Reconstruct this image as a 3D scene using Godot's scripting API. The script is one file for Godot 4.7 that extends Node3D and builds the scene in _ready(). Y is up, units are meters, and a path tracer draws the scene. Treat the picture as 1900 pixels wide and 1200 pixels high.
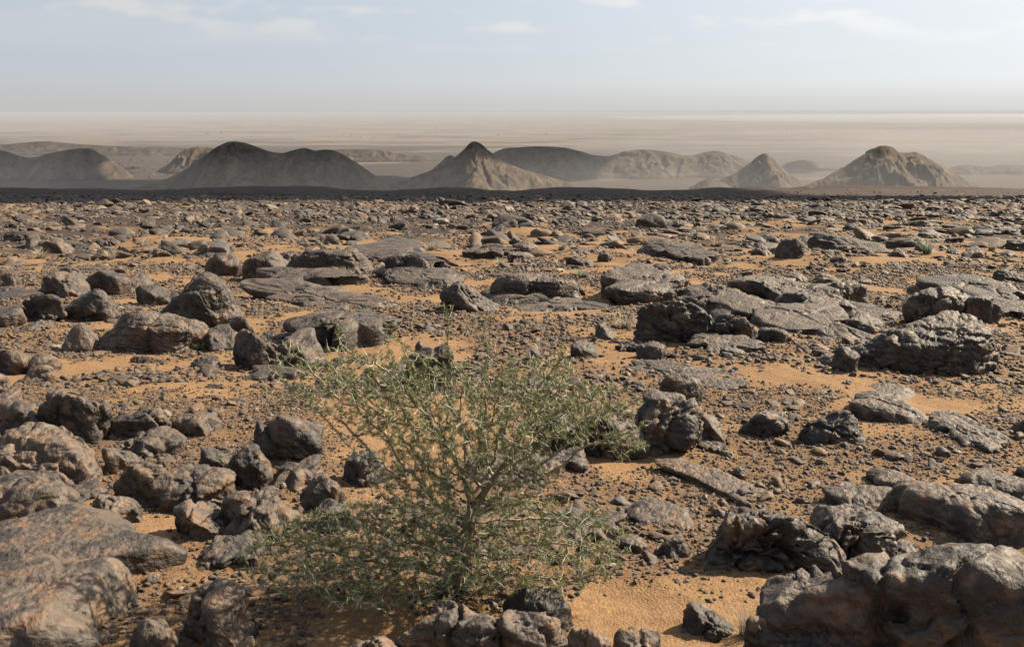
extends Node3D
# A stony desert plateau with a thorny acacia bush; cone-shaped hills stand on a hazy plain beyond its edge.
# Camera at (0, 2.2, 0) looking along -z; the plateau falls away by five degrees.

const SUN_TURN := 68.0      # degrees to the right of the view
const SUN_HEIGHT := 42.0
const SLOPE := 0.0875
const PLAIN := -127.0

const HILL_LABELS := [
	"broad dark double-topped hill in cloud shade at the foot of the plateau",
	"sharp cone-shaped hill with sunlit skirt in the middle of the valley",
	"small pale peak just behind the sharp cone-shaped hill",
	"big hazy hill with a stepped double summit at the valley's bright end",
	"small pointed pyramid hill beside the big stepped hill",
	"low dark mound at the foot of the small pyramid hill",
	"long hazy ridge stretching behind the cone and pyramid hills",
	"small round hazy hill between the pyramid hill and the big stepped hill",
	"low pale hazy ridge beyond the big stepped hill",
	"shaded rounded ridge left of the broad dark hill",
	"sunlit tan hills far behind the shaded rounded ridge",
	"steep-sided hill half hidden behind the broad dark hill",
	"far hazy hump showing over the broad dark hill's saddle",
	"faint far ridge beyond the small pyramid hill",
	"far tan rise behind the small pale peak",
	"faint long rise beyond the big stepped hill's shoulder",
	"sunlit tan slope behind the shoulder of the broad dark hill",
]
# rocks: x, z, width, height, depth, style, warmth of colour, fineness, label, turn
const BOULDERS := [
	[-1.438, -3.678, 0.445, 0.308, 0.3, 0, 0.2, 33, "brown boulder in the thorny bush's shade beside the broad cracked rock", 0.0],
	[-1.683, -3.518, 0.285, 0.197, 0.192, 2, 0.1, 22, "small shaded brown rock between the pinkish rock and the shaded boulder", 0.0],
	[-0.14, -3.508, 0.807, 0.311, 0.427, 0, 0.22, 60, "grey pitted boulder sloping away below the thorny bush", 0.0],
	[-0.646, -3.408, 0.499, 0.237, 0.288, 2, 0.45, 40, "low pinkish rock left of the grey pitted boulder under the bush", 0.0],
	[0.121, -3.874, 0.384, 0.197, 0.259, 0, -0.1, 27, "dark rough rock half hidden under the bush's lower twigs", 0.0],
	[0.354, -3.553, 0.249, 0.172, 0.168, 0, 0.4, 19, "sandy tan rock beside the bush foot with a shaded hollow", 0.0],
	[0.586, -3.469, 0.269, 0.186, 0.181, 0, -0.05, 21, "small dark grey angular rock on sand right of the sandy tan rock", 0.0],
	[-3.579, -6.12, 0.88, 0.369, 0.762, 2, 0.4, 42, "rounded boulder with orange-tan top and grey wrinkled side", 0.0],
	[-3.809, -7.023, 0.675, 0.468, 0.39, 0, 0.15, 28, "large boulder with tan top and black shaded face behind the orange-topped boulder", 0.0],
	[-4.241, -6.937, 0.493, 0.341, 0.332, 0, -0.1, 20, "dark jumbled rock leaning on the black-faced boulder", 0.0],
	[-4.807, -7.595, 0.404, 0.28, 0.447, 1, 0.4, 15, "pale tan rock with smooth sloping top behind the dark jumbled rock", 0.0],
	[-3.25, -5.246, 0.708, 0.299, 0.511, 2, 0.2, 39, "grey rounded boulder with a pitted hollow above the broad cracked rock", 0.0],
	[-2.597, -5.13, 0.441, 0.208, 0.297, 3, 0.15, 24, "brown boulder with steep shaded end at the edge of the broad cracked rock", 0.0],
	[-2.629, -5.614, 0.455, 0.315, 0.328, 0, 0.22, 23, "knobbly red-brown boulder on a grey base between the orange-topped and split boulders", 0.0],
	[-3.062, -6.207, 0.303, 0.21, 0.233, 3, 0.05, 14, "thin grey slab leaning against the orange-topped boulder", 0.0],
	[-3.237, -7.115, 0.572, 0.234, 0.385, 0, 0.1, 23, "grey lumpy boulder with scalloped shaded edge beside the black-faced boulder", 0.0],
	[-3.052, -6.711, 0.441, 0.173, 0.488, 1, 0.12, 19, "flat-topped grey rock in front of the lumpy boulder", 0.0],
	[-2.853, -7.267, 0.398, 0.161, 0.44, 1, 0.15, 16, "low pale grey rock alone on sand behind the cracked boulder", 0.0],
	[-2.168, -5.496, 0.563, 0.261, 0.379, 2, 0.1, 29, "domed grey boulder cut by one deep black crack", 0.0],
	[-2.313, -6.161, 0.276, 0.191, 0.212, 3, -0.1, 12, "small dark peaked rock behind the deeply cracked boulder", 0.0],
	[-1.927, -5.907, 0.38, 0.314, 0.256, 0, -0.1, 18, "dark upright boulder with shaded left face beside the split boulder", 0.0],
	[-1.976, -6.464, 0.338, 0.325, 0.227, 3, -0.15, 15, "leaning dark half of the split boulder", 0.0],
	[-1.76, -6.465, 0.465, 0.386, 0.358, 0, 0.12, 20, "knobbly brown half of the split boulder", 0.0],
	[-1.618, -6.037, 0.363, 0.141, 0.402, 1, 0.1, 17, "low flat grey rock in front of the split boulder", 0.0],
	[-1.312, -5.496, 0.37, 0.213, 0.285, 2, 0.05, 19, "domed grey-brown rock left of the bush", 0.0],
	[-1.979, -4.937, 0.467, 0.217, 0.314, 3, 0.2, 26, "wedge-shaped tan rock with brown shaded front beside open sand", 0.0],
	[-1.633, -5.015, 0.453, 0.272, 0.501, 1, 0.15, 26, "wide grey rock with fine cracks touching the bush's left twigs", 0.0],
	[-1.128, -6.078, 0.393, 0.233, 0.303, 0, -0.2, 18, "black boulder standing just left of the bush stems", 0.0],
	[-1.186, -5.104, 0.357, 0.18, 0.274, 2, 0, 19, "grey rock partly covered by the bush's left twigs", 0.0],
	[-1.648, -4.618, 0.405, 0.11, 0.448, 1, 0, 25, "flat grey rock lying in sand at the bush's shaded side", 0.0],
	[-3.07, -5.664, 0.269, 0.077, 0.298, 1, 0.1, 13, "small flat slab on sand under the orange-topped boulder", 0.0],
	[-4.841, -13.184, 1.396, 0.835, 0.806, 0, 0, 32, "biggest upright boulder with black face and pale lit shoulder", 0.0],
	[-3.993, -12.235, 0.356, 0.343, 0.148, 2, 0.15, 12, "narrow rock propped against the biggest upright boulder", 0.0],
	[-4.137, -11.839, 0.592, 0.268, 0.655, 1, 0, 15, "smooth grey slab in front of the biggest upright boulder", 0.0],
	[-5.103, -11.622, 1.493, 0.537, 0.718, 0, 0.25, 38, "long rock with tan lit end below the biggest upright boulder", 0.0],
	[-6.064, -11.503, 0.503, 0.348, 0.435, 2, 0.15, 13, "round ball-shaped boulder beside the long tan-ended rock", 0.0],
	[-3.25, -10.658, 0.68, 0.504, 0.523, 3, -0.15, 19, "dark wedge boulder casting shade right of the biggest upright boulder", 0.0],
	[-2.782, -10.852, 0.594, 0.385, 0.657, 1, 0.1, 16, "grey slab leaning on the dark wedge boulder", 0.0],
	[-2.85, -9.858, 0.639, 0.149, 0.706, 1, 0.05, 19, "low oval slab on sand below the dark wedge boulder", 0.0],
	[-2.333, -12.149, 1.523, 0.38, 1.684, 1, -0.05, 39, "long low grey ledge with shaded front behind the bush top", 0.0],
	[-0.9, -9.145, 0.744, 0.473, 0.429, 0, -0.25, 24, "black jagged rock rising behind the bush's top spray", 0.0],
	[-1.221, -10.914, 0.297, 0.286, 0.124, 3, 0.2, 12, "thin upright flake standing on the black jagged rock", 0.0],
	[-7.668, -13.574, 0.835, 0.474, 0.481, 0, -0.05, 18, "dark brown outcrop block with rounded left end", 0.0],
	[-7.04, -13.771, 1.024, 0.521, 0.689, 0, -0.1, 22, "blocky grey outcrop with steps beside the dark brown block", 0.0],
	[-8.864, -16.565, 1.009, 0.485, 0.679, 0, 0.15, 18, "rounded grey rock with shaded undercut above the stepped outcrop", 0.0],
	[-9.16, -17.544, 0.872, 0.567, 0.587, 2, 0.12, 15, "arched brown rock behind the undercut grey rock", 0.0],
	[-8.466, -17.527, 0.814, 0.564, 0.548, 0, -0.05, 14, "dark-topped rock right of the arched brown rock", 0.0],
	[-10.893, -18.055, 0.624, 0.331, 0.48, 2, 0.4, 12, "orange rock lying beyond the stepped outcrop", 0.0],
	[-6.828, -15.913, 0.771, 0.386, 0.593, 0, -0.1, 14, "dark low boulder behind the biggest upright boulder", 0.0],
	[-6.169, -10.13, 0.46, 0.318, 0.354, 0, 0.12, 13, "grey cornered rock above pebbly sand", 0.0],
	[-5.873, -10.195, 0.414, 0.233, 0.358, 2, 0.3, 12, "rounded yellowish rock touching the grey cornered rock", 0.0],
	[-5.457, -9.366, 0.382, 0.226, 0.331, 2, 0.35, 12, "rounded pinkish rock below the yellowish rock", 0.0],
	[-5.667, -8.929, 0.317, 0.22, 0.274, 2, 0.35, 12, "pale tan rock at the edge of pebbly sand below the pinkish rock", 0.0],
	[-8.005, -13.162, 0.681, 0.264, 0.753, 1, 0, 15, "flat blue-grey slab beside the dark brown block", 0.0],
	[-7.681, -22.351, 1.092, 0.64, 0.63, 0, 0.1, 14, "blocky boulder with lit top at the end of the long outcrop", 0.0],
	[-6.374, -21.721, 1.387, 0.753, 0.8, 0, 0.12, 19, "rugged boulder with fluted sunlit edge between outcrop blocks", 0.0],
	[-4.612, -21.738, 2.416, 0.822, 1.161, 0, -0.02, 34, "long dark outcrop with grey slab roof and hollow underneath", 0.0],
	[-2.654, -20.61, 1.354, 0.628, 0.912, 0, -0.1, 20, "dark rough rock at the right end of the long outcrop", 0.0],
	[-0.884, -15.121, 1.242, 0.555, 0.717, 3, 0, 24, "pyramid-shaped boulder with wrinkled lit side above the bush", 0.0],
	[0.364, -17.325, 1.881, 0.565, 0.904, 0, 0, 33, "ragged low outcrop with red-brown top beside the pyramid-shaped boulder", 0.0],
	[1.204, -16.76, 0.425, 0.289, 0.368, 0, 0, 12, "small block sitting on the broad grey pavement slab", 0.0],
	[2.878, -17.08, 2.064, 0.476, 2.283, 1, 0.1, 38, "wide grey slab with ribbed top and broken front edge", 0.0],
	[2.356, -11.871, 1.232, 0.596, 0.533, 0, -0.05, 31, "long block with straight dark front face beside open sand", 0.0],
	[3.023, -11.704, 0.917, 0.447, 0.529, 0, -0.02, 23, "stepped grey block continuing the long dark-fronted block", 0.0],
	[3.667, -11.637, 0.549, 0.223, 0.369, 0, -0.1, 14, "small dark block beyond the stepped grey block", 0.0],
	[3.761, -14.812, 1.618, 0.394, 1.79, 1, 0.05, 34, "tilted grey slab resting behind the long dark-fronted block", 0.0],
	[5.358, -16.968, 1.481, 0.443, 1.637, 1, 0.05, 27, "layered grey ledge behind the tilted grey slab", 0.0],
	[6.454, -16.464, 1.412, 0.496, 0.815, 0, 0.05, 26, "pale-nosed outcrop block with brown shaded front", 0.0],
	[5.691, -15.154, 1.421, 0.353, 1.572, 1, 0, 29, "low rough ledge with brown front below the pale-nosed block", 0.0],
	[3.051, -15.953, 0.364, 0.252, 0.151, 0, 0.2, 12, "squat knob on the front edge of the ribbed slab", 0.0],
	[0.943, -10.937, 0.458, 0.223, 0.352, 2, -0.05, 12, "small grey mound behind the bush's right spray", 0.0],
	[1.807, -10.669, 0.504, 0.199, 0.388, 0, -0.15, 14, "small dark squared rock on sand below the long dark-fronted block", 0.0],
	[5.272, -9.872, 1.519, 0.629, 0.876, 0, 0.02, 46, "huge grey boulder with glistening rough back and rusty shaded front", 0.0],
	[4.558, -9.855, 0.974, 0.499, 0.562, 0, 0, 29, "dark humped block forming the shaded end of the huge boulder", 0.0],
	[3.919, -9.611, 0.295, 0.267, 0.255, 0, -0.05, 12, "small grey upright boulder beside the huge boulder's shaded end", 0.0],
	[7.043, -13.595, 1.368, 0.561, 0.789, 0, -0.02, 30, "craggy grey boulder with bright ridges behind the huge boulder", 0.0],
	[7.568, -13.358, 0.714, 0.466, 0.481, 0, -0.08, 16, "dark rounded block at the end of the craggy boulder", 0.0],
	[5.388, -12.671, 0.678, 0.251, 0.521, 0, 0.05, 16, "small dark rock pair between the pavement and the huge boulder", 0.0],
	[2.257, -7.227, 0.447, 0.223, 0.344, 0, -0.12, 18, "dark angular boulder alone on pebbly sand", 0.0],
	[2.77, -7, 0.605, 0.256, 0.407, 2, -0.1, 25, "dark rounded boulder with a black shaded front next to the dark angular one", 0.0],
	[1.321, -6.942, 0.674, 0.466, 0.486, 0, 0.05, 28, "big pitted brown boulder at the right end of the bush", 0.0],
	[0.821, -6.825, 0.677, 0.469, 0.488, 0, -0.05, 29, "craggy grey boulder behind the bush's right spray", 0.0],
	[0.448, -6.968, 0.432, 0.299, 0.333, 0, -0.1, 18, "dark boulder mostly hidden behind the bush's right spray", 0.0],
	[1.667, -8.139, 0.489, 0.338, 0.376, 0, 0.08, 17, "grey-brown rock rising behind the big pitted boulder", 0.0],
	[1.755, -7.099, 0.353, 0.245, 0.272, 3, -0.02, 14, "sharp grey rock leaning right of the big pitted boulder", 0.0],
	[0.436, -6.401, 0.353, 0.115, 0.391, 1, 0.15, 16, "small pale bean-shaped slab in the shade edge right of the bush", 0.0],
	[1.501, -4.597, 0.938, 0.319, 0.496, 0, -0.05, 58, "big dark overhanging boulder with rugged crest and shaded face", 0.0],
	[2.026, -4.686, 0.551, 0.275, 0.609, 1, 0.1, 34, "grey sloping shoulder of the big dark overhanging boulder", 0.0],
	[1.121, -3.255, 0.389, 0.374, 0.165, 0, -0.02, 32, "shaded brown boulder with a pale ledge under the overhanging boulder", 0.0],
	[1.778, -3.295, 1.522, 0.696, 0.703, 0, 0, 60, "largest dark boulder with ridge-like crest and deep shaded front", 0.0],
	[2.227, -4.559, 0.357, 0.154, 0.275, 0, 0.2, 22, "brown knob between the overhanging boulder and the ridge-crested boulder", 0.0],
	[2.379, -5.647, 0.337, 0.133, 0.259, 0, -0.2, 17, "black rough rock at the end of the pale long slab", 0.0],
	[4.62, -7.129, 0.345, 0.22, 0.265, 3, -0.1, 14, "dark wedge boulder beyond the layered strip slabs", 0.0],
	[2.373, -3.46, 0.342, 0.268, 0.263, 0, -0.02, 27, "shiny grey corner rock at the foot of the ridge-crested boulder", 0.0],
	[3.773, -5.714, 0.313, 0.184, 0.241, 2, 0.2, 15, "brown rounded rock above the pale long slab", 0.0],
	[0.97, -3.781, 0.303, 0.125, 0.233, 3, 0.15, 22, "small arched tan rock in front of the overhanging boulder's shadow", 0.0],
	[0.988, -4.704, 0.235, 0.104, 0.204, 2, 0.1, 14, "small brown rock touching the overhanging boulder's shadow", 0.0],
	[0.761, -4.852, 0.174, 0.079, 0.15, 0, 0.1, 12, "small grey chunk on sand near the flat oval slab", 0.0],
	[1.792, -6.182, 0.131, 0.09, 0.113, 2, -0.15, 12, "fist-round dark grey stone beside the long tan slab", 0.0],
	[8.365, -25.308, 0.867, 0.563, 0.667, 0, -0.1, 12, "lone dark block perched on a flat stone in the rubble flat", 0.0],
	[0.415, -28.205, 0.927, 0.376, 0.713, 2, 0.25, 12, "lone pale-topped rock in the rubble flat beyond the ragged outcrop", 0.0],
	[0.109, -49.026, 2.454, 0.652, 1.652, 0, -0.2, 15, "dark raised outcrop far out in the rock field", 0.0],
	[-24.311, -83.28, 1.034, 0.618, 0.895, 0, 0.9, 12, "ochre-orange boulder far out on the plateau", 0.0],
	[22.774, -53.063, 0.869, 0.601, 0.752, 0, -0.25, 12, "black square block far out in the rock field", 0.0],
	[2.68, -24.826, 0.444, 0.307, 0.384, 2, -0.15, 12, "small dark boulder alone in the rubble beyond the ribbed slab", 0.0],
	[8.057, -48.872, 1.912, 0.811, 1.287, 0, -0.05, 12, "far stacked outcrop with a small upright top stone", 0.0],
	[-2.641, -4.457, 1.54, 0.2, 1, 4, 0.12, 56, "broad flat-topped tan and grey rock with cracks, mottled by twig shadows", 0.159],
	[-2.372, -3.695, 1.166, 0.24, 0.75, 4, 0.24, 56, "smooth pinkish tan rock at the foot of the broad cracked rock", 0.128],
	[1.594, -6.047, 1.291, 0.05, 0.36, 4, 0.38, 55, "long flush tan slab dipping through sand below the dark angular boulder", -0.915],
	[0.998, -5.353, 0.629, 0.06, 0.42, 4, 0.15, 31, "flat oval grey slab set flush in the sand", -1.048],
	[3.046, -5.139, 0.989, 0.26, 0.62, 4, 0.2, 50, "pale long slab with rounded lit back and dark undercut", -0.74],
	[2.468, -5.515, 0.54, 0.14, 0.5, 4, 0.22, 26, "pale wedge slab joined to the black rough rock", -0.935],
	[2.874, -5.858, 0.525, 0.1, 0.3, 4, 0.05, 24, "narrow grey slab behind the pale wedge slab", -1.023],
	[3.48, -5.645, 0.583, 0.16, 0.45, 4, 0.08, 27, "grey slab with a black shaded end above the pale long slab", -0.748],
	[3.607, -7.746, 0.89, 0.2, 0.6, 4, 0.12, 31, "shiny whale-backed slab with a bright end", -0.927],
	[4.022, -8.706, 0.826, 0.05, 0.6, 4, 0.1, 26, "flat grey slab flush with sand behind the whale-backed slab", -1.165],
	[3.969, -7.052, 0.975, 0.1, 0.55, 1, 0.02, 36, "layered grey strip slab breaking into thin plates", -1.288],
	[2.07, -9.502, 1.413, 0.05, 0.8, 1, 0.05, 41, "flat grey pavement strip behind the pitted boulder", -0.557],
	[2.324, -8.935, 0.72, 0.06, 0.5, 1, 0.1, 22, "small tan-edged plate below the pavement strip", -1.015],
	[2.849, -11.152, 0.925, 0.12, 0.8, 1, 0.05, 23, "thin tilted slab in front of the stepped grey block", -0.716],
	[0.778, -15.739, 4.022, 0.06, 1.6, 1, -0.02, 56, "broad smooth grey pavement slab beside open sand", -0.95],
	[4.649, -13.132, 2.437, 0.16, 1.6, 1, 0.08, 50, "broad low slab holding a pocket of sand", -1.13],
	[9.666, -17.678, 3.166, 0.35, 1.2, 1, -0.08, 49, "long dark ledge behind the craggy boulder", -1.187],
	[8.811, -14.377, 1.649, 0.14, 1.2, 1, 0, 31, "pale layered slab beyond the huge boulder", -1.507],
	[-3.824, -16.059, 3.802, 0.2, 1.7, 1, 0.15, 56, "broad weathered slab with shallow sand-filled basin", -0.753],
	[-5.06, -19.701, 3.363, 0.3, 1.7, 1, 0.1, 47, "domed grey slab above the basin slab", -0.804],
	[-2.134, -19.451, 3.727, 0.25, 1.6, 1, 0.02, 52, "ragged grey pavement left of the pyramid-shaped boulder", -0.913],
	[-9.696, -16.612, 0.973, 0.1, 1.6, 1, 0, 17, "thin grey pavement beside the orange rock", 0.8],
	[-2.469, -13.827, 1.074, 0.06, 0.8, 1, 0, 23, "flat pale plate behind the long low grey ledge", 0.473],
	[1.753, -6.887, 0.467, 0.06, 0.25, 1, 0.05, 18, "narrow split slab below the pitted boulder", -0.935],
	[0.072, -6.178, 0.857, 0.12, 0.5, 1, 0.25, 37, "sandy tan slab right of the bush stems", -0.777],
	[0.446, -5.13, 0.499, 0.08, 0.5, 1, 0.1, 25, "flat grey slab partly under the bush's right twigs", -1.875],
	[4.015, -15.231, 2.306, 0.2, 1, 1, 0.05, 41, "ribbed ledge between the tilted slab and the sand pocket slab", -1.272],
	[5.979, -15.231, 2.351, 0.12, 1.2, 1, 0, 42, "wrinkled low slab beyond the sand pocket", -1.215],
	[-3.275, -25.919, 6.17, 0.4, 2, 1, 0.05, 56, "grey slab roof stepping down from the long outcrop", -0.987],
	[5.097, -26.939, 4.255, 0.4, 1.8, 1, -0.05, 43, "dark low ledge beyond the ribbed slab", -1.232],
]
# grass tufts: x, z, height, spread, tone, label
const TUFTS := [
	[1.162, -3.724, 0.24, 0.1, 0, "pale dry grass tuft in the shade of the ridge-crested boulder"],
	[-4.401, -11.647, 0.2, 0.12, 1, "fresh green grass tuft beside the smooth grey slab"],
	[1.776, -12.948, 0.3, 0.2, 0, "pale straw clump at the dark block's end"],
	[1.754, -29.86, 0.45, 0.35, 2, "rusty dry tuft in the rubble beyond the ribbed slab"],
	[5.213, -32.717, 0.5, 0.4, 2, "orange dry tuft among far rubble"],
	[7.84, -32.103, 0.5, 0.35, 2, "rust-coloured tuft near the lone perched block"],
	[13.624, -27.679, 0.7, 0.4, 1, "olive green shrub tuft in the rubble flat"],
	[-3.933, -20.228, 0.4, 0.3, 0, "straw tuft behind the domed grey slab"],
	[-2.727, -28.85, 0.5, 0.4, 2, "brown dry tuft beside the slab roof"],
	[5.497, -22.232, 0.35, 0.28, 2, "small rusty tuft on the layered ledge"],
	[7.826, -15.161, 0.3, 0.3, 0, "straw tuft before the craggy boulder"],
	[-16.125, -28.85, 0.5, 0.4, 0, "yellowish tuft on open gravel beyond the orange rock"],
	[-12.874, -27.019, 0.5, 0.35, 0, "yellow-green tuft on gravel beside far rocks"],
	[0.406, -11.242, 0.2, 0.18, 0, "low straw tuft behind the bush top"],
	[5.445, -14.305, 0.25, 0.2, 0, "small straw tuft in the pavement crack"],
	[1.733, -20.727, 0.3, 0.25, 1, "small green tuft beside the ribbed slab"],
	[-0.305, -23.798, 0.35, 0.25, 0, "thin straw tuft on the ragged outcrop"],
	[16.402, -28.85, 0.45, 0.3, 0, "pale tuft in far rubble"],
]
# hills: distance, depth factor, crest profile as x, height above the plain
const HILLS := [
	[1430, 1.9, [-650, 2.8, -582, 17.0, -539, 37.3, -502, 61.0, -477, 75.8, -460, 81.0, -441, 79.2, -421, 73.1, -399, 65.3, -377, 62.7, -359, 67.1, -341, 70.5, -324, 66.2, -310, 67.9, -291, 65.3, -267, 52.2, -232, 28.5, -193, 3.7]],
	[1410, 1.9, [-239, 3.7, -185, 17.7, -141, 31.7, -110, 44.7, -92, 56.8, -77, 69.6, -68, 79.1, -61, 81.6, -51, 78.2, -39, 67.9, -18, 52.4, 13, 38.6, 44, 29.9, 79, 19.5, 142, 3.7]],
	[1750, 1.8, [-169, 10.3, -142, 30.7, -126, 42.5, -109, 33.9, -76, 13.5]],
	[1410, 1.9, [456, 3.7, 511, 23.0, 541, 38.6, 561, 53.3, 580, 62.8, 596, 73.1, 607, 74.8, 619, 72.2, 630, 64.5, 648, 63.6, 658, 64.5, 679, 55.0, 703, 42.1, 741, 23.0, 792, 3.7]],
	[1520, 1.9, [352, 7.2, 398, 25.9, 421, 42.7, 434, 53.9, 444, 57.6, 453, 52.0, 469, 38.1, 489, 22.2, 524, 5.3]],
	[1440, 2, [298, 5.5, 320, 17.1, 333, 19.8, 352, 13.6, 372, 4.6]],
	[1780, 1.6, [-111, 0.6, -66, 27.9, -22, 52.9, 17, 57.3, 55, 59.4, 110, 56.2, 144, 48.6, 166, 42.1, 199, 39.9, 216, 44.3, 232, 49.7, 271, 52.9, 320, 47.5, 365, 41.0, 398, 47.5, 420, 49.7, 448, 43.2, 482, 32.3, 505, 17.0, 545, -2.7]],
	[2050, 1.8, [627, -5.0, 651, 8.8, 674, 15.1, 695, 16.4, 721, 10.1, 767, -6.3]],
	[1850, 1.6, [890, -1.0, 934, 10.3, 968, 17.2, 1009, 13.8, 1049, 17.2, 1078, 17.2, 1142, 10.3, 1260, -3.3]],
	[1720, 1.7, [-1259, -2.5, -1144, 41.9, -1077, 58.6, -1014, 54.5, -973, 41.9, -952, 39.8, -924, 47.1, -875, 55.5, -843, 57.6, -822, 48.2, -792, 29.3, -753, 1.7]],
	[2650, 1.6, [-1996, -21.5, -1824, 18.9, -1658, 30.2, -1559, 30.2, -1485, 36.6, -1410, 39.8, -1346, 33.4, -1232, 26.9, -1133, 23.7, -1035, 22.1, -937, 10.8, -808, -16.7]],
	[1900, 1.8, [-837, -8.1, -782, 2.5, -747, 21.1, -725, 40.9, -707, 50.1, -683, 53.6, -648, 49.0, -602, 39.7, -533, 9.5]],
	[2900, 1.6, [-1029, -35.8, -955, -14.5, -864, -2.1, -774, 1.4, -684, -5.6, -595, -18.0, -487, -35.8]],
	[3000, 1.5, [728, -41.5, 839, -24.9, 932, -17.6, 1062, -13.9, 1212, -19.4, 1361, -26.8, 1512, -37.8]],
	[3300, 1.5, [-513, -42.4, -389, -20.2, -246, -10.2, -102, -12.2, 20, -22.2, 185, -42.4]],
	[2600, 1.5, [1119, -37.8, 1214, -21.9, 1326, -13.9, 1423, -10.7, 1537, -13.9, 1668, -23.5, 1800, -37.8]],
	[2300, 1.6, [-559, -8.7, -500, 23.7, -442, 30.7, -357, 29.3, -300, 19.5, -214, 9.6, -129, -10.1]],
]
# rocks that others are described by: place in the list, short name
const LANDMARKS := [
	[31, "biggest upright boulder"],
	[58, "pyramid-shaped boulder"],
	[59, "ragged low outcrop"],
	[61, "ribbed slab"],
	[72, "huge glistening boulder"],
	[75, "craggy boulder"],
	[62, "long dark-fronted block"],
	[67, "pale-nosed outcrop block"],
	[35, "ball-shaped boulder"],
	[43, "stepped outcrop"],
	[47, "orange rock"],
	[56, "long dark outcrop"],
	[99, "lone perched block"],
	[100, "lone pale-topped rock"],
	[101, "dark raised outcrop"],
	[102, "ochre-orange boulder"],
	[103, "black square block"],
	[105, "far stacked outcrop"],
	[13, "split boulder"],
	[49, "grey cornered rock"],
	[54, "lit-topped blocky boulder"],
	[104, "small lone dark boulder"],
	[78, "dark angular boulder"],
]

var rng := RandomNumberGenerator.new()
var n_low := FastNoiseLite.new()      # undulation of the ground
var n_mid := FastNoiseLite.new()
var n_fine := FastNoiseLite.new()
var n_patch := FastNoiseLite.new()    # patches of colour and cover
var r_big := FastNoiseLite.new()      # shapes of rocks, read in metres / size
var r_ridge := FastNoiseLite.new()
var r_cell := FastNoiseLite.new()
var r_fine := FastNoiseLite.new()
var r_plate := FastNoiseLite.new()
var r_col := FastNoiseLite.new()
var rock_mat: StandardMaterial3D
var stone_mat: StandardMaterial3D
var ground_mat: StandardMaterial3D
var hill_mat: StandardMaterial3D
var sphere_cache := {}
var names := {}


func setup_noise(n: FastNoiseLite, sd: int, freq: float, oct: int, kind := FastNoiseLite.TYPE_SIMPLEX_SMOOTH, frac := FastNoiseLite.FRACTAL_FBM) -> void:
	n.seed = sd
	n.noise_type = kind
	n.frequency = freq
	n.fractal_type = frac
	n.fractal_octaves = oct


func numbered(called: String) -> String:
	var k: int = names.get(called, 0)
	names[called] = k + 1
	return called if k == 0 else "%s_%03d" % [called, k]


func top(o: Node3D, called: String, label := "", category := "", group := "", kind := "") -> Node3D:
	o.name = numbered(called)
	add_child(o)
	if label: o.set_meta("label", label)
	if category: o.set_meta("category", category)
	if group: o.set_meta("group", group)
	if kind: o.set_meta("kind", kind)
	return o


func _ready() -> void:
	rng.seed = 7
	build_camera()
	build_sky()
	setup_noise(n_low, 3, 0.11, 3)
	setup_noise(n_mid, 5, 0.9, 3)
	setup_noise(n_fine, 9, 6.0, 3)
	setup_noise(n_patch, 21, 0.35, 4)
	setup_noise(r_big, 31, 1.1, 3)
	setup_noise(r_ridge, 33, 2.6, 4, FastNoiseLite.TYPE_SIMPLEX_SMOOTH, FastNoiseLite.FRACTAL_RIDGED)
	setup_noise(r_cell, 35, 1.5, 3, FastNoiseLite.TYPE_CELLULAR, FastNoiseLite.FRACTAL_FBM)
	r_cell.cellular_return_type = FastNoiseLite.RETURN_DISTANCE
	setup_noise(r_plate, 41, 1.5, 1, FastNoiseLite.TYPE_CELLULAR, FastNoiseLite.FRACTAL_FBM)
	r_plate.cellular_return_type = FastNoiseLite.RETURN_CELL_VALUE
	setup_noise(r_fine, 37, 9.0, 3)
	setup_noise(r_col, 39, 3.2, 4)
	make_materials()
	build_ground()
	build_hills()
	build_clouds()
	build_haze()
	build_boulders()
	build_rock_field()
	build_stones()
	build_bush()
	build_tufts()
	build_far_trees()


# ---------------------------------------------------------------- camera, sky, sun

func sun_dir() -> Vector3:
	var a := deg_to_rad(SUN_TURN)
	var e := deg_to_rad(SUN_HEIGHT)
	return Vector3(cos(e) * sin(a), sin(e), -cos(e) * cos(a))


func build_camera() -> void:
	var cam := Camera3D.new()
	cam.name = "camera"
	cam.fov = 41.57
	cam.near = 0.1
	cam.far = 120000.0
	add_child(cam)
	cam.position = Vector3(0, 2.2, 0)
	cam.rotation_degrees.x = -14.0
	cam.current = true


func build_sky() -> void:
	var sun := DirectionalLight3D.new()
	sun.name = "sun"
	sun.light_energy = 1.6
	sun.light_color = Color(1.0, 0.93, 0.82)
	sun.light_angular_distance = 0.5
	sun.shadow_enabled = true
	add_child(sun)
	sun.look_at_from_position(Vector3.ZERO, -sun_dir(), Vector3.UP)
	var env := Environment.new()
	env.background_mode = Environment.BG_SKY
	var sky := Sky.new()
	var pano := PanoramaSkyMaterial.new()
	pano.panorama = ImageTexture.create_from_image(sky_image())
	sky.sky_material = pano
	env.sky = sky
	env.tonemap_mode = Environment.TONE_MAPPER_LINEAR
	env.tonemap_exposure = 2.8
	env.volumetric_fog_enabled = true
	env.volumetric_fog_density = 0.0
	env.sdfgi_enabled = true
	env.ssao_enabled = true
	env.ssil_enabled = true
	var world := WorldEnvironment.new()
	world.name = "environment"
	world.environment = env
	add_child(world)


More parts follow.
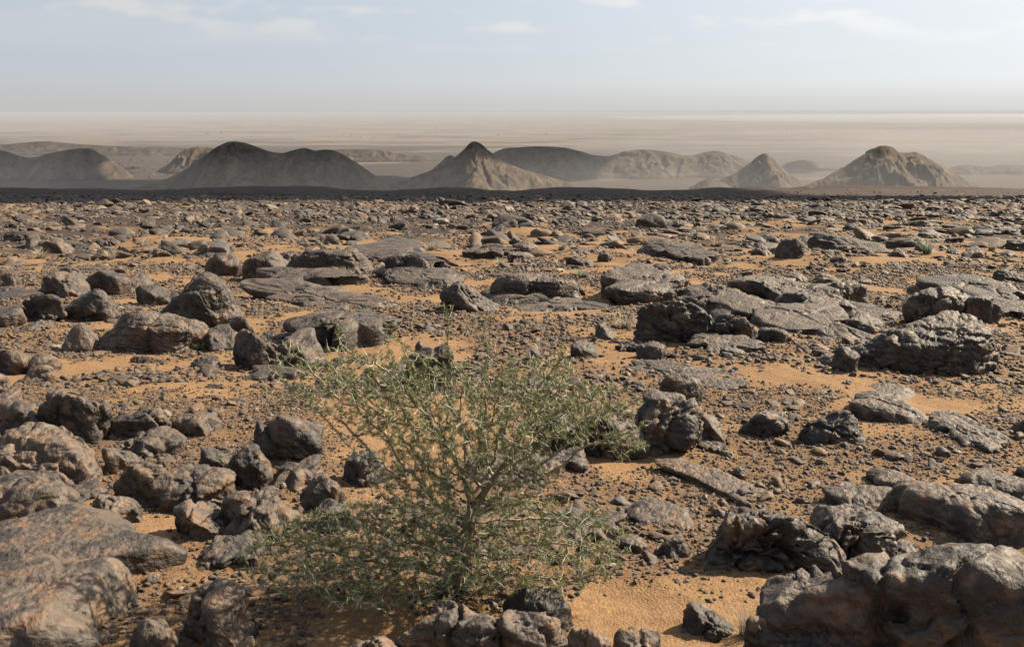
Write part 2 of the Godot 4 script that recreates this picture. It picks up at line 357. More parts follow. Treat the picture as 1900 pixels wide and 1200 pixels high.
func sky_image() -> Image:
	# air brightening towards the horizon and towards the sun, thin clouds low down
	var w := 2048
	var h := 1024
	var data := PackedFloat32Array()
	data.resize(w * h * 3)
	var puffs := FastNoiseLite.new()
	setup_noise(puffs, 51, 5.0, 5)
	var veil := FastNoiseLite.new()
	setup_noise(veil, 53, 2.2, 4)
	var sd := sun_dir()
	var zenith := Vector3(0.028, 0.056, 0.12)
	var low := Vector3(0.178, 0.211, 0.248)
	var haze := Vector3(0.180, 0.189, 0.191)
	var at := 0
	for j in h:
		var el := (0.5 - (j + 0.5) / h) * PI
		var se := sin(el)
		var ce := cos(el)
		var eldeg := rad_to_deg(el)
		if eldeg < -3.0:
			for i in w:
				data[at] = 0.2
				data[at + 1] = 0.19
				data[at + 2] = 0.18
				at += 3
			continue
		var up := clampf(eldeg / 90.0, 0.0, 1.0)
		var base := low.lerp(zenith, pow(up, 0.8))
		var hz := exp(-maxf(eldeg, 0.0) / 4.6)
		base = base.lerp(haze, clampf(hz * 1.05, 0.0, 1.0))
		var dusty := 0.95 * smoothstep(2.0, 0.0, eldeg)
		for i in w:
			var az := (i + 0.5) / w * TAU
			var d := Vector3(ce * sin(az), se, -ce * cos(az))
			var c := base
			var m := d.dot(sd)
			# forward scattering of the dusty air
			var glow := 0.30 * pow(maxf(0.0, 0.5 + 0.5 * m), 4.0) + 0.28 * pow(maxf(0.0, m), 14.0)
			c += Vector3(glow, glow * 0.96, glow * 0.86)
			if eldeg > 1.0 and eldeg < 50.0:
				var p := d * (1.0 / (se + 0.12))
				var v := puffs.get_noise_3d(p.x * 0.3, p.z * 0.36 + 3.0, 0.3)
				var v2 := veil.get_noise_3d(p.x * 0.1, p.z * 0.2, 2.0)
				var k := smoothstep(0.0, 0.4, v + 0.3 * v2) * smoothstep(3.0, 6.0, eldeg) * 0.8
				k = maxf(k, 0.42 * smoothstep(-0.1, 0.5, v2) * smoothstep(2.5, 5.5, eldeg))
				var wht := 0.235 + 0.95 * glow
				c = c.lerp(Vector3(wht, wht * 0.99, wht * 0.97), k)
			if dusty > 0.0:
				c = c.lerp(Vector3(0.190, 0.186, 0.182) + Vector3(glow, glow, glow) * 0.5, dusty)
			data[at] = c.x
			data[at + 1] = c.y
			data[at + 2] = c.z
			at += 3
	return Image.create_from_data(w, h, false, Image.FORMAT_RGBF, data.to_byte_array())


# ---------------------------------------------------------------- materials

func noise_tex(sd: int, freq: float, oct: int, frac: int, size: int, lo := Color.BLACK, hi := Color.WHITE, warp := 0.0, kind := FastNoiseLite.TYPE_SIMPLEX_SMOOTH) -> NoiseTexture2D:
	var n := FastNoiseLite.new()
	setup_noise(n, sd, freq, oct, kind, frac)
	if warp > 0.0:
		n.domain_warp_enabled = true
		n.domain_warp_amplitude = warp
		n.domain_warp_frequency = freq * 1.7
	var t := NoiseTexture2D.new()
	t.width = size
	t.height = size
	t.seamless = true
	t.noise = n
	var g := Gradient.new()
	g.set_color(0, lo)
	g.set_color(1, hi)
	t.color_ramp = g
	return t


func make_materials() -> void:
	rock_mat = StandardMaterial3D.new()
	rock_mat.resource_name = "varnished_sandstone"
	rock_mat.vertex_color_use_as_albedo = true
	rock_mat.albedo_texture = noise_tex(61, 0.012, 6, FastNoiseLite.FRACTAL_FBM, 1024, Color(0.66, 0.66, 0.66), Color(1, 1, 1))
	rock_mat.roughness_texture = noise_tex(63, 0.02, 4, FastNoiseLite.FRACTAL_FBM, 512, Color(0.48, 0.48, 0.48), Color(0.88, 0.88, 0.88))
	rock_mat.roughness = 1.0
	rock_mat.metallic_specular = 0.5
	rock_mat.heightmap_enabled = true
	rock_mat.heightmap_texture = noise_tex(65, 0.011, 6, FastNoiseLite.FRACTAL_FBM, 1024, Color.BLACK, Color.WHITE, 12.0)
	rock_mat.heightmap_scale = 2.0
	rock_mat.uv1_triplanar = true
	rock_mat.uv1_world_triplanar = true
	rock_mat.uv1_scale = Vector3(1.35, 1.35, 1.35)
	stone_mat = rock_mat.duplicate()
	stone_mat.resource_name = "small_stone"
	stone_mat.heightmap_scale = 0.7
	stone_mat.roughness = 1.1
	ground_mat = StandardMaterial3D.new()
	ground_mat.resource_name = "ochre_sand"
	ground_mat.vertex_color_use_as_albedo = true
	ground_mat.albedo_texture = noise_tex(71, 0.02, 6, FastNoiseLite.FRACTAL_FBM, 1024, Color(0.74, 0.72, 0.7), Color(1, 1, 1))
	ground_mat.roughness = 0.95
	ground_mat.metallic_specular = 0.3
	ground_mat.heightmap_enabled = true
	ground_mat.heightmap_texture = noise_tex(73, 0.05, 6, FastNoiseLite.FRACTAL_FBM, 1024)
	ground_mat.heightmap_scale = 0.8
	ground_mat.uv1_triplanar = true
	ground_mat.uv1_world_triplanar = true
	ground_mat.uv1_scale = Vector3(0.9, 0.9, 0.9)
	hill_mat = StandardMaterial3D.new()
	hill_mat.resource_name = "hill_scree"
	hill_mat.vertex_color_use_as_albedo = true
	hill_mat.albedo_texture = noise_tex(75, 0.02, 5, FastNoiseLite.FRACTAL_FBM, 512, Color(0.55, 0.55, 0.55), Color(1, 1, 1))
	hill_mat.roughness = 0.95
	hill_mat.metallic_specular = 0.25
	hill_mat.uv1_triplanar = true
	hill_mat.uv1_world_triplanar = true
	hill_mat.uv1_scale = Vector3(0.02, 0.02, 0.02)


# ---------------------------------------------------------------- ground

func base_y(dist: float, x: float) -> float:
	# long profile of the land by distance: the sloping plateau, its rim, the plain
	var d := dist
	if d > 150.0 and d < 1300.0:
		d = maxf(150.0, d + n_low.get_noise_2d(x * 0.12, 7.0) * 24.0 * smoothstep(1300.0, 700.0, d) * smoothstep(150.0, 300.0, d))
	if d < 360.0:
		return -SLOPE * dist - 0.00002 * pow(maxf(0.0, dist - 110.0), 2.0)
	var rim := -SLOPE * 360.0 - 1.25
	return lerpf(rim, PLAIN, smoothstep(0.0, 1.0, clampf((d - 360.0) / 620.0, 0.0, 1.0) * 0.92 + 0.0)) if d < 980.0 else lerpf(lerpf(rim, PLAIN, smoothstep(0.0, 1.0, 0.92)), PLAIN, clampf((d - 980.0) / 300.0, 0.0, 1.0))


func ground_y(x: float, z: float) -> float:
	var d := -z
	var y := base_y(d, x)
	if d < 420.0:
		var r := maxf(1.0, absf(d) / 14.0)
		y += n_low.get_noise_2d(x, z) * 0.16 * minf(r, 4.0)
		y += n_mid.get_noise_2d(x, z) * 0.05
		if d < 30.0:
			y += n_fine.get_noise_2d(x, z) * 0.012
	else:
		y += n_low.get_noise_2d(x * 0.02, z * 0.05) * 2.5
	return y


func cover(x: float, z: float) -> float:
	# 0 bare sand ... 1 dense gravel
	return clampf(0.5 + 1.15 * n_patch.get_noise_2d(x, z) + 0.5 * n_mid.get_noise_2d(x * 0.8, z * 0.8), 0.0, 1.0)


func ground_color(x: float, z: float) -> Color:
	var d := -z
	var sand := Color(0.218, 0.137, 0.071)
	var gravel := Color(0.148, 0.091, 0.051)
	var dark := Color(0.046, 0.035, 0.029)
	if d < 430.0:
		var g := smoothstep(0.2, 0.62, cover(x, z))
		var c := sand.lerp(gravel, g)
		var n := n_fine.get_noise_2d(x * 0.7, z * 0.7)
		c = c.lerp(Color(0.219, 0.137, 0.070), clampf(n * 0.9, 0.0, 0.5))
		# pavement of dark stones, more and more of it towards the rim
		var pv := n_patch.get_noise_2d(x * 0.21 + 50.0, z * 0.21) + 0.3 * n_mid.get_noise_2d(x * 0.4, z * 0.4)
		var share := smoothstep(10.0, 58.0, d) * 0.95 + smoothstep(90.0, 200.0, d) * 0.3
		c = c.lerp(dark, smoothstep(0.62, 0.85, pv * 0.8 + share))
		return c
	# the plain: pale sand with sheets of dark gravel
	var b := n_low.get_noise_2d(x * 0.006, z * 0.022) + 0.5 * n_low.get_noise_2d(x * 0.02 + 9.0, z * 0.06)
	var pale := Color(0.150, 0.118, 0.088)
	var grit := Color(0.052, 0.042, 0.035)
	var s := smoothstep(-0.05, 0.18, b - 0.1 + 0.7 * smoothstep(4200.0, 1800.0, d))
	return pale.lerp(grit, s)


func build_ground() -> void:
	var rows := PackedFloat32Array()
	for d in [-400.0, -220.0, -120.0, -60.0, -30.0, -15.0, -8.0, -4.0, -2.0, -1.0, 0.0, 0.6, 1.1, 1.5, 1.8, 2.1]:
		rows.append(d)
	var d := 2.3
	while d < 25000.0:
		rows.append(d)
		d *= 1.0058 if d < 14.0 else (1.0075 if d < 90.0 else (1.012 if d < 420.0 else 1.02))
	var cols := 300
	var verts := PackedVector3Array()
	var colors := PackedColorArray()
	var index := PackedInt32Array()
	for r in rows.size():
		var dd := rows[r]
		var half := absf(dd) * 1.0 + 3.0
		for c in cols + 1:
			var s := 2.0 * c / cols - 1.0
			var x := half * (0.62 * s + 0.38 * s * s * s)
			if absf(dd) < 2.2 and dd <= 2.1:
				x = s * (absf(dd) + 3.0)
			verts.append(Vector3(x, ground_y(x, -dd), -dd))
			colors.append(ground_color(x, -dd))
	var row := cols + 1
	for r in rows.size() - 1:
		for c in cols:
			var a := r * row + c
			index.append_array([a, a + row, a + 1, a + 1, a + row, a + row + 1])
	var o := MeshInstance3D.new()
	o.mesh = smooth_mesh(verts, colors, index, Vector3.UP, ground_mat)
	top(o, "ground", "ochre sand and gravel of the plateau and the pale plain beyond", "ground", "", "structure")


func smooth_mesh(verts: PackedVector3Array, colors: PackedColorArray, index: PackedInt32Array, out_first: Vector3, mat: Material, weld := false) -> ArrayMesh:
	# normals averaged over the faces round each vertex
	var nrm := PackedVector3Array()
	nrm.resize(verts.size())
	var i := 0
	while i < index.size():
		var a := index[i]
		var b := index[i + 1]
		var c := index[i + 2]
		var f := (verts[c] - verts[a]).cross(verts[b] - verts[a])
		nrm[a] += f
		nrm[b] += f
		nrm[c] += f
		i += 3
	if weld:
		var sums := {}
		for k in verts.size():
			var v := verts[k]
			sums[v] = sums.get(v, Vector3.ZERO) + nrm[k]
		for k in verts.size():
			nrm[k] = sums[verts[k]]
	var flip := 1.0
	if out_first != Vector3.ZERO:
		# which way most faces look: up for land, away from the middle for closed shapes
		var sum := 0.0
		for k in range(0, verts.size(), 5):
			sum += nrm[k].dot(verts[k] if weld else out_first)
		if sum < 0.0:
			flip = -1.0
	for k in nrm.size():
		nrm[k] = (nrm[k] * flip).normalized()
	var arr := []
	arr.resize(Mesh.ARRAY_MAX)
	arr[Mesh.ARRAY_VERTEX] = verts
	arr[Mesh.ARRAY_NORMAL] = nrm
	if colors.size() > 0:
		arr[Mesh.ARRAY_COLOR] = colors
	arr[Mesh.ARRAY_INDEX] = index
	var m := ArrayMesh.new()
	m.add_surface_from_arrays(Mesh.PRIMITIVE_TRIANGLES, arr)
	m.surface_set_material(0, mat)
	return m


# ---------------------------------------------------------------- hills

func build_hills() -> void:
	var gul := FastNoiseLite.new()
	setup_noise(gul, 81, 0.022, 5, FastNoiseLite.TYPE_SIMPLEX_SMOOTH, FastNoiseLite.FRACTAL_RIDGED)
	var lump := FastNoiseLite.new()
	setup_noise(lump, 83, 0.012, 4)
	for k in HILLS.size():
		var hl: Array = HILLS[k]
		var dist: float = hl[0]
		var kz: float = hl[1]
		var prof: Array = hl[2]
		var np := prof.size() / 2
		var x0: float = prof[0]
		var x1: float = prof[(np - 1) * 2]
		var top_h := 0.0
		for i in np:
			top_h = maxf(top_h, prof[i * 2 + 1])
		var nx := 190
		var nz := 90
		var zw := top_h * kz + 25.0
		var verts := PackedVector3Array()
		var colors := PackedColorArray()
		var index := PackedInt32Array()
		for i in nx + 1:
			var x := lerpf(x0, x1, float(i) / nx)
			var q := 0
			while q < np - 2 and prof[(q + 1) * 2] < x:
				q += 1
			# smooth curve through the crest points
			var pa: float = prof[maxi(q - 1, 0) * 2 + 1]
			var pb: float = prof[q * 2 + 1]
			var pc: float = prof[(q + 1) * 2 + 1]
			var pd: float = prof[mini(q + 2, np - 1) * 2 + 1]
			var t := clampf((x - prof[q * 2]) / maxf(1.0, prof[(q + 1) * 2] - prof[q * 2]), 0.0, 1.0)
			var crest := maxf(0.0, cubic_interpolate(pb, pc, pa, pd, t))
			var bend := 0.16 * top_h * sin(x * 0.012 + k)
			for j in nz + 1:
				var s := 2.0 * j / nz - 1.0
				var z := zw * s
				var reach := crest * kz + 14.0
				var u := absf(z - bend * 0.4) / reach
				u = sqrt(u * u + 0.004) - 0.063
				var f := pow(maxf(0.0, 1.0 - u), 1.25)
				var g := gul.get_noise_2d(x + 60.0 * lump.get_noise_2d(x * 0.8, z * 0.8 + 11.0), z * 0.3 + k * 90.0)
				var l := lump.get_noise_2d(x, z + k * 70.0)
				var y := crest * f
				var mid := 4.0 * f * (1.0 - f)
				y += (g - 0.3) * crest * 0.19 * mid * (0.6 + f) + l * crest * 0.13 * mid
				verts.append(Vector3(x, y - 5.0 * smoothstep(6.0, 0.0, y) , z))
				var n := lump.get_noise_2d(x * 2.3 + 40.0, z * 1.2 + k * 31.0)
				var c := Color(0.088, 0.070, 0.053).lerp(Color(0.165, 0.127, 0.090), clampf(0.2 + n * 1.2, 0.0, 1.0))
				c = c.lerp(Color(0.05, 0.041, 0.034), 0.7 * smoothstep(0.05, 0.4, lump.get_noise_2d(x * 3.1 + 7.0, z * 3.1 + k * 17.0)))
				colors.append(c)
		var row := nz + 1
		for i in nx:
			for j in nz:
				var a := i * row + j
				index.append_array([a, a + row, a + 1, a + 1, a + row, a + row + 1])
		var o := MeshInstance3D.new()
		o.mesh = smooth_mesh(verts, colors, index, Vector3.UP, hill_mat)
		o.position = Vector3(0, PLAIN, -dist)
		top(o, "hill", HILL_LABELS[k], "hill", "", "structure")


func build_clouds() -> void:
	# clouds outside the view whose shade lies on the hills and on the far plateau
	var m := StandardMaterial3D.new()
	m.resource_name = "cloud_white"
	m.albedo_color = Color(0.95, 0.95, 0.95)
	m.roughness = 1.0
	var cn := FastNoiseLite.new()
	setup_noise(cn, 91, 0.9, 5)
	# ground spot shaded (x, z, ground y), half width along x, half width along z
	var spots := [
		[-420.0, -1480.0, -110.0, 330.0, 300.0],
		[-1150.0, -1650.0, -120.0, 300.0, 420.0],
		[-60.0, -290.0, -25.0, 200.0, 165.0],
		[-420.0, -480.0, -45.0, 260.0, 230.0],
		[40.0, -1750.0, -100.0, 120.0, 150.0],
		[330.0, -1950.0, -90.0, 420.0, 110.0],
	]
	var sd := sun_dir()
	for i in spots.size():
		var s: Array = spots[i]
		var t := 1300.0 / sd.y
		var at := Vector3(s[0], s[2], s[1]) + sd * t
		var dirs: Array = sphere_grid(30)
		var verts := PackedVector3Array()
		for v: Vector3 in dirs[0]:
			var r := 1.0 + 0.55 * cn.get_noise_3d(v.x * 1.6 + i * 9.0, v.y * 1.6, v.z * 1.6)
			verts.append(Vector3(v.x * s[3] * r, v.y * 90.0 * r, v.z * s[4] * r))
		var o := MeshInstance3D.new()
		o.mesh = smooth_mesh(verts, PackedColorArray(), dirs[1], dirs[0][verts.size() / 2], m, true)
		o.position = at
		top(o, "cloud", "white cloud above the hills, shading the land below", "cloud", "clouds above the hills", "structure")


func build_haze() -> void:
	# brown dust in the air of the valley and the plain, thicker round the hills on the sunny side
	var air := FogMaterial.new()
	air.resource_name = "dusty_air"
	air.albedo = Color(0.405, 0.422, 0.462).linear_to_srgb()
	air.density = 0.00024
	var o := FogVolume.new()
	o.shape = RenderingServer.FOG_VOLUME_SHAPE_BOX
	o.size = Vector3(60000, 90, 30000)
	o.position = Vector3(0, -95, -15400)
	o.material = air
	top(o, "dust_haze", "pale dusty haze over the plain behind the hills", "haze", "", "stuff")
	var dust := FogMaterial.new()
	dust.resource_name = "drifting_dust"
	dust.albedo = Color(0.5, 0.495, 0.5).linear_to_srgb()
	dust.density = 0.0004
	var bright := FogMaterial.new()
	bright.resource_name = "bright_dust"
	bright.albedo = Color(0.82, 0.82, 0.83).linear_to_srgb()
	bright.density = 0.00022
	var p := FogVolume.new()
	p.shape = RenderingServer.FOG_VOLUME_SHAPE_ELLIPSOID
	p.size = Vector3(22000, 110, 19000)
	p.position = Vector3(12500, -105, -14500)
	p.material = bright
	top(p, "dust_haze", "bright white haze swallowing the plain beyond the big stepped hill", "haze", "", "stuff")
	var q := FogVolume.new()
	q.shape = RenderingServer.FOG_VOLUME_SHAPE_ELLIPSOID
	q.size = Vector3(2600, 150, 2200)
	q.position = Vector3(1150, -115, -2000)
	q.material = dust
	top(q, "dust_haze", "thicker bank of dust drifting round the big stepped hill", "haze", "", "stuff")


# ---------------------------------------------------------------- rocks

func sphere_grid(n: int) -> Array:
	# directions of a cube blown up to a sphere, and its triangles
	if sphere_cache.has(n):
		return sphere_cache[n]
	var tab := PackedFloat32Array()
	for i in n + 1:
		var a := tan((2.0 * i / n - 1.0) * PI / 4.0)
		if i == 0: a = -1.0
		if i == n: a = 1.0
		tab.append(a)
	for i in n / 2:
		tab[n - i] = -tab[i]
	var dirs := PackedVector3Array()
	var index := PackedInt32Array()
	var sides := [[Vector3.RIGHT, Vector3.UP, Vector3.BACK], [Vector3.LEFT, Vector3.BACK, Vector3.UP], [Vector3.UP, Vector3.BACK, Vector3.RIGHT], [Vector3.DOWN, Vector3.RIGHT, Vector3.BACK], [Vector3.BACK, Vector3.RIGHT, Vector3.UP], [Vector3.FORWARD, Vector3.UP, Vector3.RIGHT]]
	for f in sides:
		var at := dirs.size()
		for i in n + 1:
			for j in n + 1:
				var p: Vector3 = f[0] + f[1] * tab[i] + f[2] * tab[j]
				dirs.append(p.normalized())
		for i in n:
			for j in n:
				var a := at + i * (n + 1) + j
				index.append_array([a, a + 1, a + n + 1, a + 1, a + n + 2, a + n + 1])
	sphere_cache[n] = [dirs, index]
	return sphere_cache[n]


func rock_mesh(sd: int, w: float, h: float, dp: float, n: int, style: int, warm: float, mat: Material, colored := true) -> ArrayMesh:
	# a block bounded by random rounded planes, roughened, layered and cracked; the origin lies on the ground under its middle
	var g := RandomNumberGenerator.new()
	g.seed = sd * 7919 + 13
	var normals := PackedVector3Array()
	var offs := PackedFloat32Array()
	var count := 9
	if style == 2: count = 6
	for i in count:
		var v := Vector3(g.randfn(), g.randfn() * 0.8, g.randfn()).normalized()
		normals.append(v)
		offs.append(g.randf_range(0.55, 0.9))
	if style == 1 or style == 4:
		for i in 4:
			normals.append(Vector3(g.randf_range(-0.22, 0.22), 1.0, g.randf_range(-0.2, 0.2)).normalized())
			offs.append(g.randf_range(0.55, 0.68))
	elif style == 0:
		normals.append(Vector3(g.randf_range(-0.4, 0.5), 1.0, g.randf_range(-0.3, 0.4)).normalized())
		offs.append(g.randf_range(0.68, 0.85))
		normals.append(Vector3(g.randf_range(-0.8, -0.2), g.randf_range(-0.1, 0.2), 1.0).normalized())
		offs.append(g.randf_range(0.45, 0.7))
	elif style == 3:
		normals.append(Vector3(g.randf_range(0.5, 0.9), 1.0, g.randf_range(-0.2, 0.2)).normalized())
		offs.append(g.randf_range(0.45, 0.6))
		normals.append(Vector3(-1.0, g.randf_range(0.0, 0.4), 0.4).normalized())
		offs.append(g.randf_range(0.55, 0.7))
	# scale so that the outline fills its width and height
	var grid := sphere_grid(n)
	var dirs: PackedVector3Array = grid[0]
	var m := normals.size()
	var rad := PackedFloat32Array()
	rad.resize(dirs.size())
	var ext := Vector3(0.01, 0.01, 0.01)
	var sharp := 16 if style != 2 else 4
	for k in dirs.size():
		var d := dirs[k]
		var s := 1.0
		for i in m:
			var q := d.dot(normals[i])
			if q > 0.45:
				q /= offs[i]
				q *= q
				q *= q
				if sharp == 16:
					q *= q
					s += q * q
				else:
					s += q
		var r := pow(s, -1.0 / sharp)
		rad[k] = r
		ext = Vector3(maxf(ext.x, absf(d.x) * r), maxf(ext.y, d.y * r), maxf(ext.z, absf(d.z) * r))
	var sc := Vector3(w * 0.5 / ext.x, h * 0.84 / ext.y, dp * 0.5 / ext.z)
	var size := pow(w * maxf(h, 0.3 * w) * dp, 1.0 / 3.0)
	var low := maxf(minf(size, h * (0.7 if style == 4 else 1.6)), [0.17, 0.25, 0.17, 0.17, 0.14][style] * size) * g.randf_range(0.65, 1.15)
	var off := Vector3(g.randf_range(-90, 90), g.randf_range(-90, 90), g.randf_range(-90, 90))
	var tilt := Vector3(g.randf_range(-0.25, 0.25), 1.0, g.randf_range(-0.25, 0.25)).normalized()
	var layers := g.randf_range(5.0, 10.0) / size
	var crack_n: Array[Vector3] = []
	var crack_d: Array[float] = []
	if n >= 18:
		for i in (g.randi_range(3, 5) if style == 1 or style == 4 else g.randi_range(1, 3)):
			crack_n.append(Vector3(g.randfn(), g.randfn() * 0.3, g.randfn()).normalized())
			crack_d.append(g.randf_range(-0.25, 0.25) * w)
	var verts := PackedVector3Array()
	var colors := PackedColorArray()
	verts.resize(dirs.size())
	if colored:
		colors.resize(dirs.size())
	var inv := 1.0 / size
	var ragged: float = [0.3, 0.75, 0.3, 0.3, 0.3][style]
	var cdark := Color(0.035, 0.027, 0.023)
	var ctan := Color(0.086, 0.064, 0.049)
	var cpink := Color(0.138, 0.092, 0.064)
	var cor := Color(0.134, 0.076, 0.039)
	for k in dirs.size():
		var d := dirs[k]
		var p := d * rad[k] * sc
		var e := p * inv + off
		var nv := (d / sc).normalized()
		var rim := 1.0 + r_big.get_noise_3d(p.x * inv * 1.3 + off.x, off.y, p.z * inv * 1.3) * ragged
		p.x *= rim
		p.z *= rim
		var disp := r_big.get_noise_3dv(e) * 0.11 * minf(low, 0.55)
		disp -= maxf(0.0, r_ridge.get_noise_3dv(e)) * 0.02 * low
		disp += (r_cell.get_noise_3dv(e) + 0.55) * 0.035 * low
		disp += r_plate.get_noise_3d(e.x + 0.25 * r_fine.get_noise_3dv(e * 0.4), e.y * 1.8, e.z) * minf(0.06 * low, 0.04)
		disp += r_fine.get_noise_3dv(e) * 0.016 * low
		var lay := p.dot(tilt) * layers + r_big.get_noise_3dv(e * 1.9) * 0.9
		lay -= floorf(lay)
		disp -= smoothstep(0.78, 0.95, lay) * smoothstep(1.0, 0.95, lay) * 0.03 * low
		for i in crack_n.size():
			var cd := absf(p.dot(crack_n[i]) - crack_d[i] + r_big.get_noise_3dv(e * 2.0) * 0.16 * size)
			var cw := minf(0.022 * size, 0.016)
			if cd < cw * 2.0:
				disp -= (1.0 - cd / (cw * 2.0)) * minf(0.11 * low, 0.055)
		p += nv * disp
		p.y += h * 0.17
		verts[k] = p
		if colored:
			var ec := (p + off)
			var n1 := r_col.get_noise_3dv(ec * 0.7)
			var n2 := r_col.get_noise_3dv(ec * 1.9 + Vector3(30, 0, 0))
			var c := cdark.lerp(ctan, smoothstep(-0.14, 0.16, n1 + warm * 1.2 - 0.05 + 0.25 * n2))
			c = c.lerp(cpink, smoothstep(0.18, 0.5, warm * 1.0 + n2 * 0.8))
			c = c.lerp(cor, smoothstep(0.30, 0.46, n2 + n1 * 0.5 + warm * 0.15) * 0.8)
			if warm > 0.8:
				c = Color(0.219, 0.110, 0.037)
			var b := 1.0 + 0.3 * r_fine.get_noise_3dv(ec * 1.4)
			colors[k] = Color(c.r * b, c.g * b, c.b * b)
	return smooth_mesh(verts, colors, grid[1], dirs[dirs.size() / 2], mat, true)


func build_boulders() -> void:
	for i in BOULDERS.size():
		var b: Array = BOULDERS[i]
		var slab: bool = b[9] != 0.0
		var o := MeshInstance3D.new()
		o.mesh = rock_mesh(i + 1, b[2], b[3], b[4], int(b[7]), int(b[5]), b[6], rock_mat)
		o.position = Vector3(b[0], ground_y(b[0], b[1]) - 0.01, b[1])
		o.rotation.y = b[9] if slab else deg_to_rad(fposmod(i * 37.0, 31.0) - 15.0)
		o.rotation.x = SLOPE * 0.8
		top(o, "flat_rock" if slab else "boulder", b[8], "flat rock" if slab else "boulder", "flat rocks of bedrock" if slab else "boulders on the plateau")


func free_spot(x: float, z: float, r: float) -> bool:
	# keeps loose stones from standing inside the large rocks
	for b in BOULDERS:
		var dx: float = x - b[0]
		var dz: float = z - b[1]
		var rr: float = maxf(b[2], b[4]) * 0.45 + r
		if dx * dx + dz * dz < rr * rr:
			return false
	return true


func build_rock_field() -> void:
	# further rocks that can still be told apart, each a copy of one of twelve shapes
	var shapes: Array[ArrayMesh] = []
	var warm := [-0.15, 0.0, 0.1, 0.2, -0.05, 0.05, 0.3, -0.2, 0.1, 0.0, 0.15, -0.1]
	for i in 12:
		shapes.append(rock_mesh(300 + i, 1.0, [0.42, 0.28, 0.46, 0.24][i % 4], [0.8, 0.7, 0.9][i % 3], 18, [1, 1, 0, 1, 3, 0][i % 6], warm[i], rock_mat))
	var g := RandomNumberGenerator.new()
	g.seed = 404
	var zones := [
		[9.0, 16.0, 0.22, 0.5, 34],
		[16.0, 28.0, 0.35, 0.85, 52],
		[28.0, 60.0, 0.6, 1.6, 74],
	]
	for zn in zones:
		var made := 0
		var tries := 0
		while made < zn[4] and tries < 4000:
			tries += 1
			var d: float = zn[0] * pow(zn[1] / zn[0], g.randf())
			var x: float = g.randf_range(-0.66, 0.66) * d
			var s: float = zn[2] * pow(zn[3] / zn[2], pow(g.randf(), 1.6))
			if cover(x * 0.5, -d * 0.5) < 0.4 or not free_spot(x, -d, s * 0.4):
				continue
			var o := MeshInstance3D.new()
			var shape := g.randi() % 12
			o.mesh = shapes[shape]
			o.position = Vector3(x, ground_y(x, -d) - 0.05 * s, -d)
			o.rotation = Vector3(SLOPE + g.randfn() * 0.08, -0.7 + g.randfn() * 0.8, g.randfn() * 0.08)
			o.scale = Vector3(s * g.randf_range(0.9, 1.8), s * g.randf_range(0.75, 1.2), s)
			top(o, "rock", rock_label(o.position, s, shape), "rock", "loose rocks of the plateau")
			made += 1


func rock_label(at: Vector3, s: float, shape: int) -> String:
	# size, tone and form of the rock, and a landmark it lies by
	var order := range(LANDMARKS.size())
	order.sort_custom(func(p, q): return gap(at, p) < gap(at, q))
	var size := "small" if s < 0.34 else ("medium" if s < 0.6 else ("large" if s < 1.0 else "massive"))
	var tone: String = ["blackish", "grey", "brown-grey", "tan", "dark grey", "brownish", "pinkish tan", "black", "brown-grey", "grey", "tan", "blackish"][shape]
	var form: String = ["flat", "low flat", "blocky", "flat-topped", "wedge-shaped", "squat blocky"][shape % 6]
	var first := ""
	for k in 5:
		var mark: Array = LANDMARKS[order[k]]
		var b: Array = BOULDERS[mark[0]]
		var dist := gap(at, order[k])
		var side := "just beside" if dist < 2.0 * maxf(1.0, s * 2.0) else ("beyond" if at.z < b[1] else "in front of")
		if side != "just beside" and absf(at.x - b[0]) > 1.5 * absf(at.z - b[1]):
			side = "level with" if dist > 6.0 else "near"
		var said := "%s %s %s rock %s the %s" % [size, tone, form, side, mark[1]]
		if first == "":
			first = said
		if not names.has("label " + said):
			names["label " + said] = 1
			return said
	return first


func gap(at: Vector3, k: int) -> float:
	var b: Array = BOULDERS[LANDMARKS[k][0]]
	return Vector2(at.x - b[0], at.z - b[1]).length()


func add_copies(parent: Node3D, called: String, mesh: Mesh, places: Array, tints: PackedColorArray, mat: Material) -> void:
	var mm := MultiMesh.new()
	mm.transform_format = MultiMesh.TRANSFORM_3D
	mm.use_colors = tints.size() > 0
	mm.mesh = mesh
	mm.instance_count = places.size()
	for i in places.size():
		mm.set_instance_transform(i, places[i])
		if tints.size() > 0:
			mm.set_instance_color(i, tints[i])
	var o := MultiMeshInstance3D.new()
	o.multimesh = mm
	o.material_override = mat
	o.name = called
	o.set_meta("kind", "stuff")
	parent.add_child(o, true)


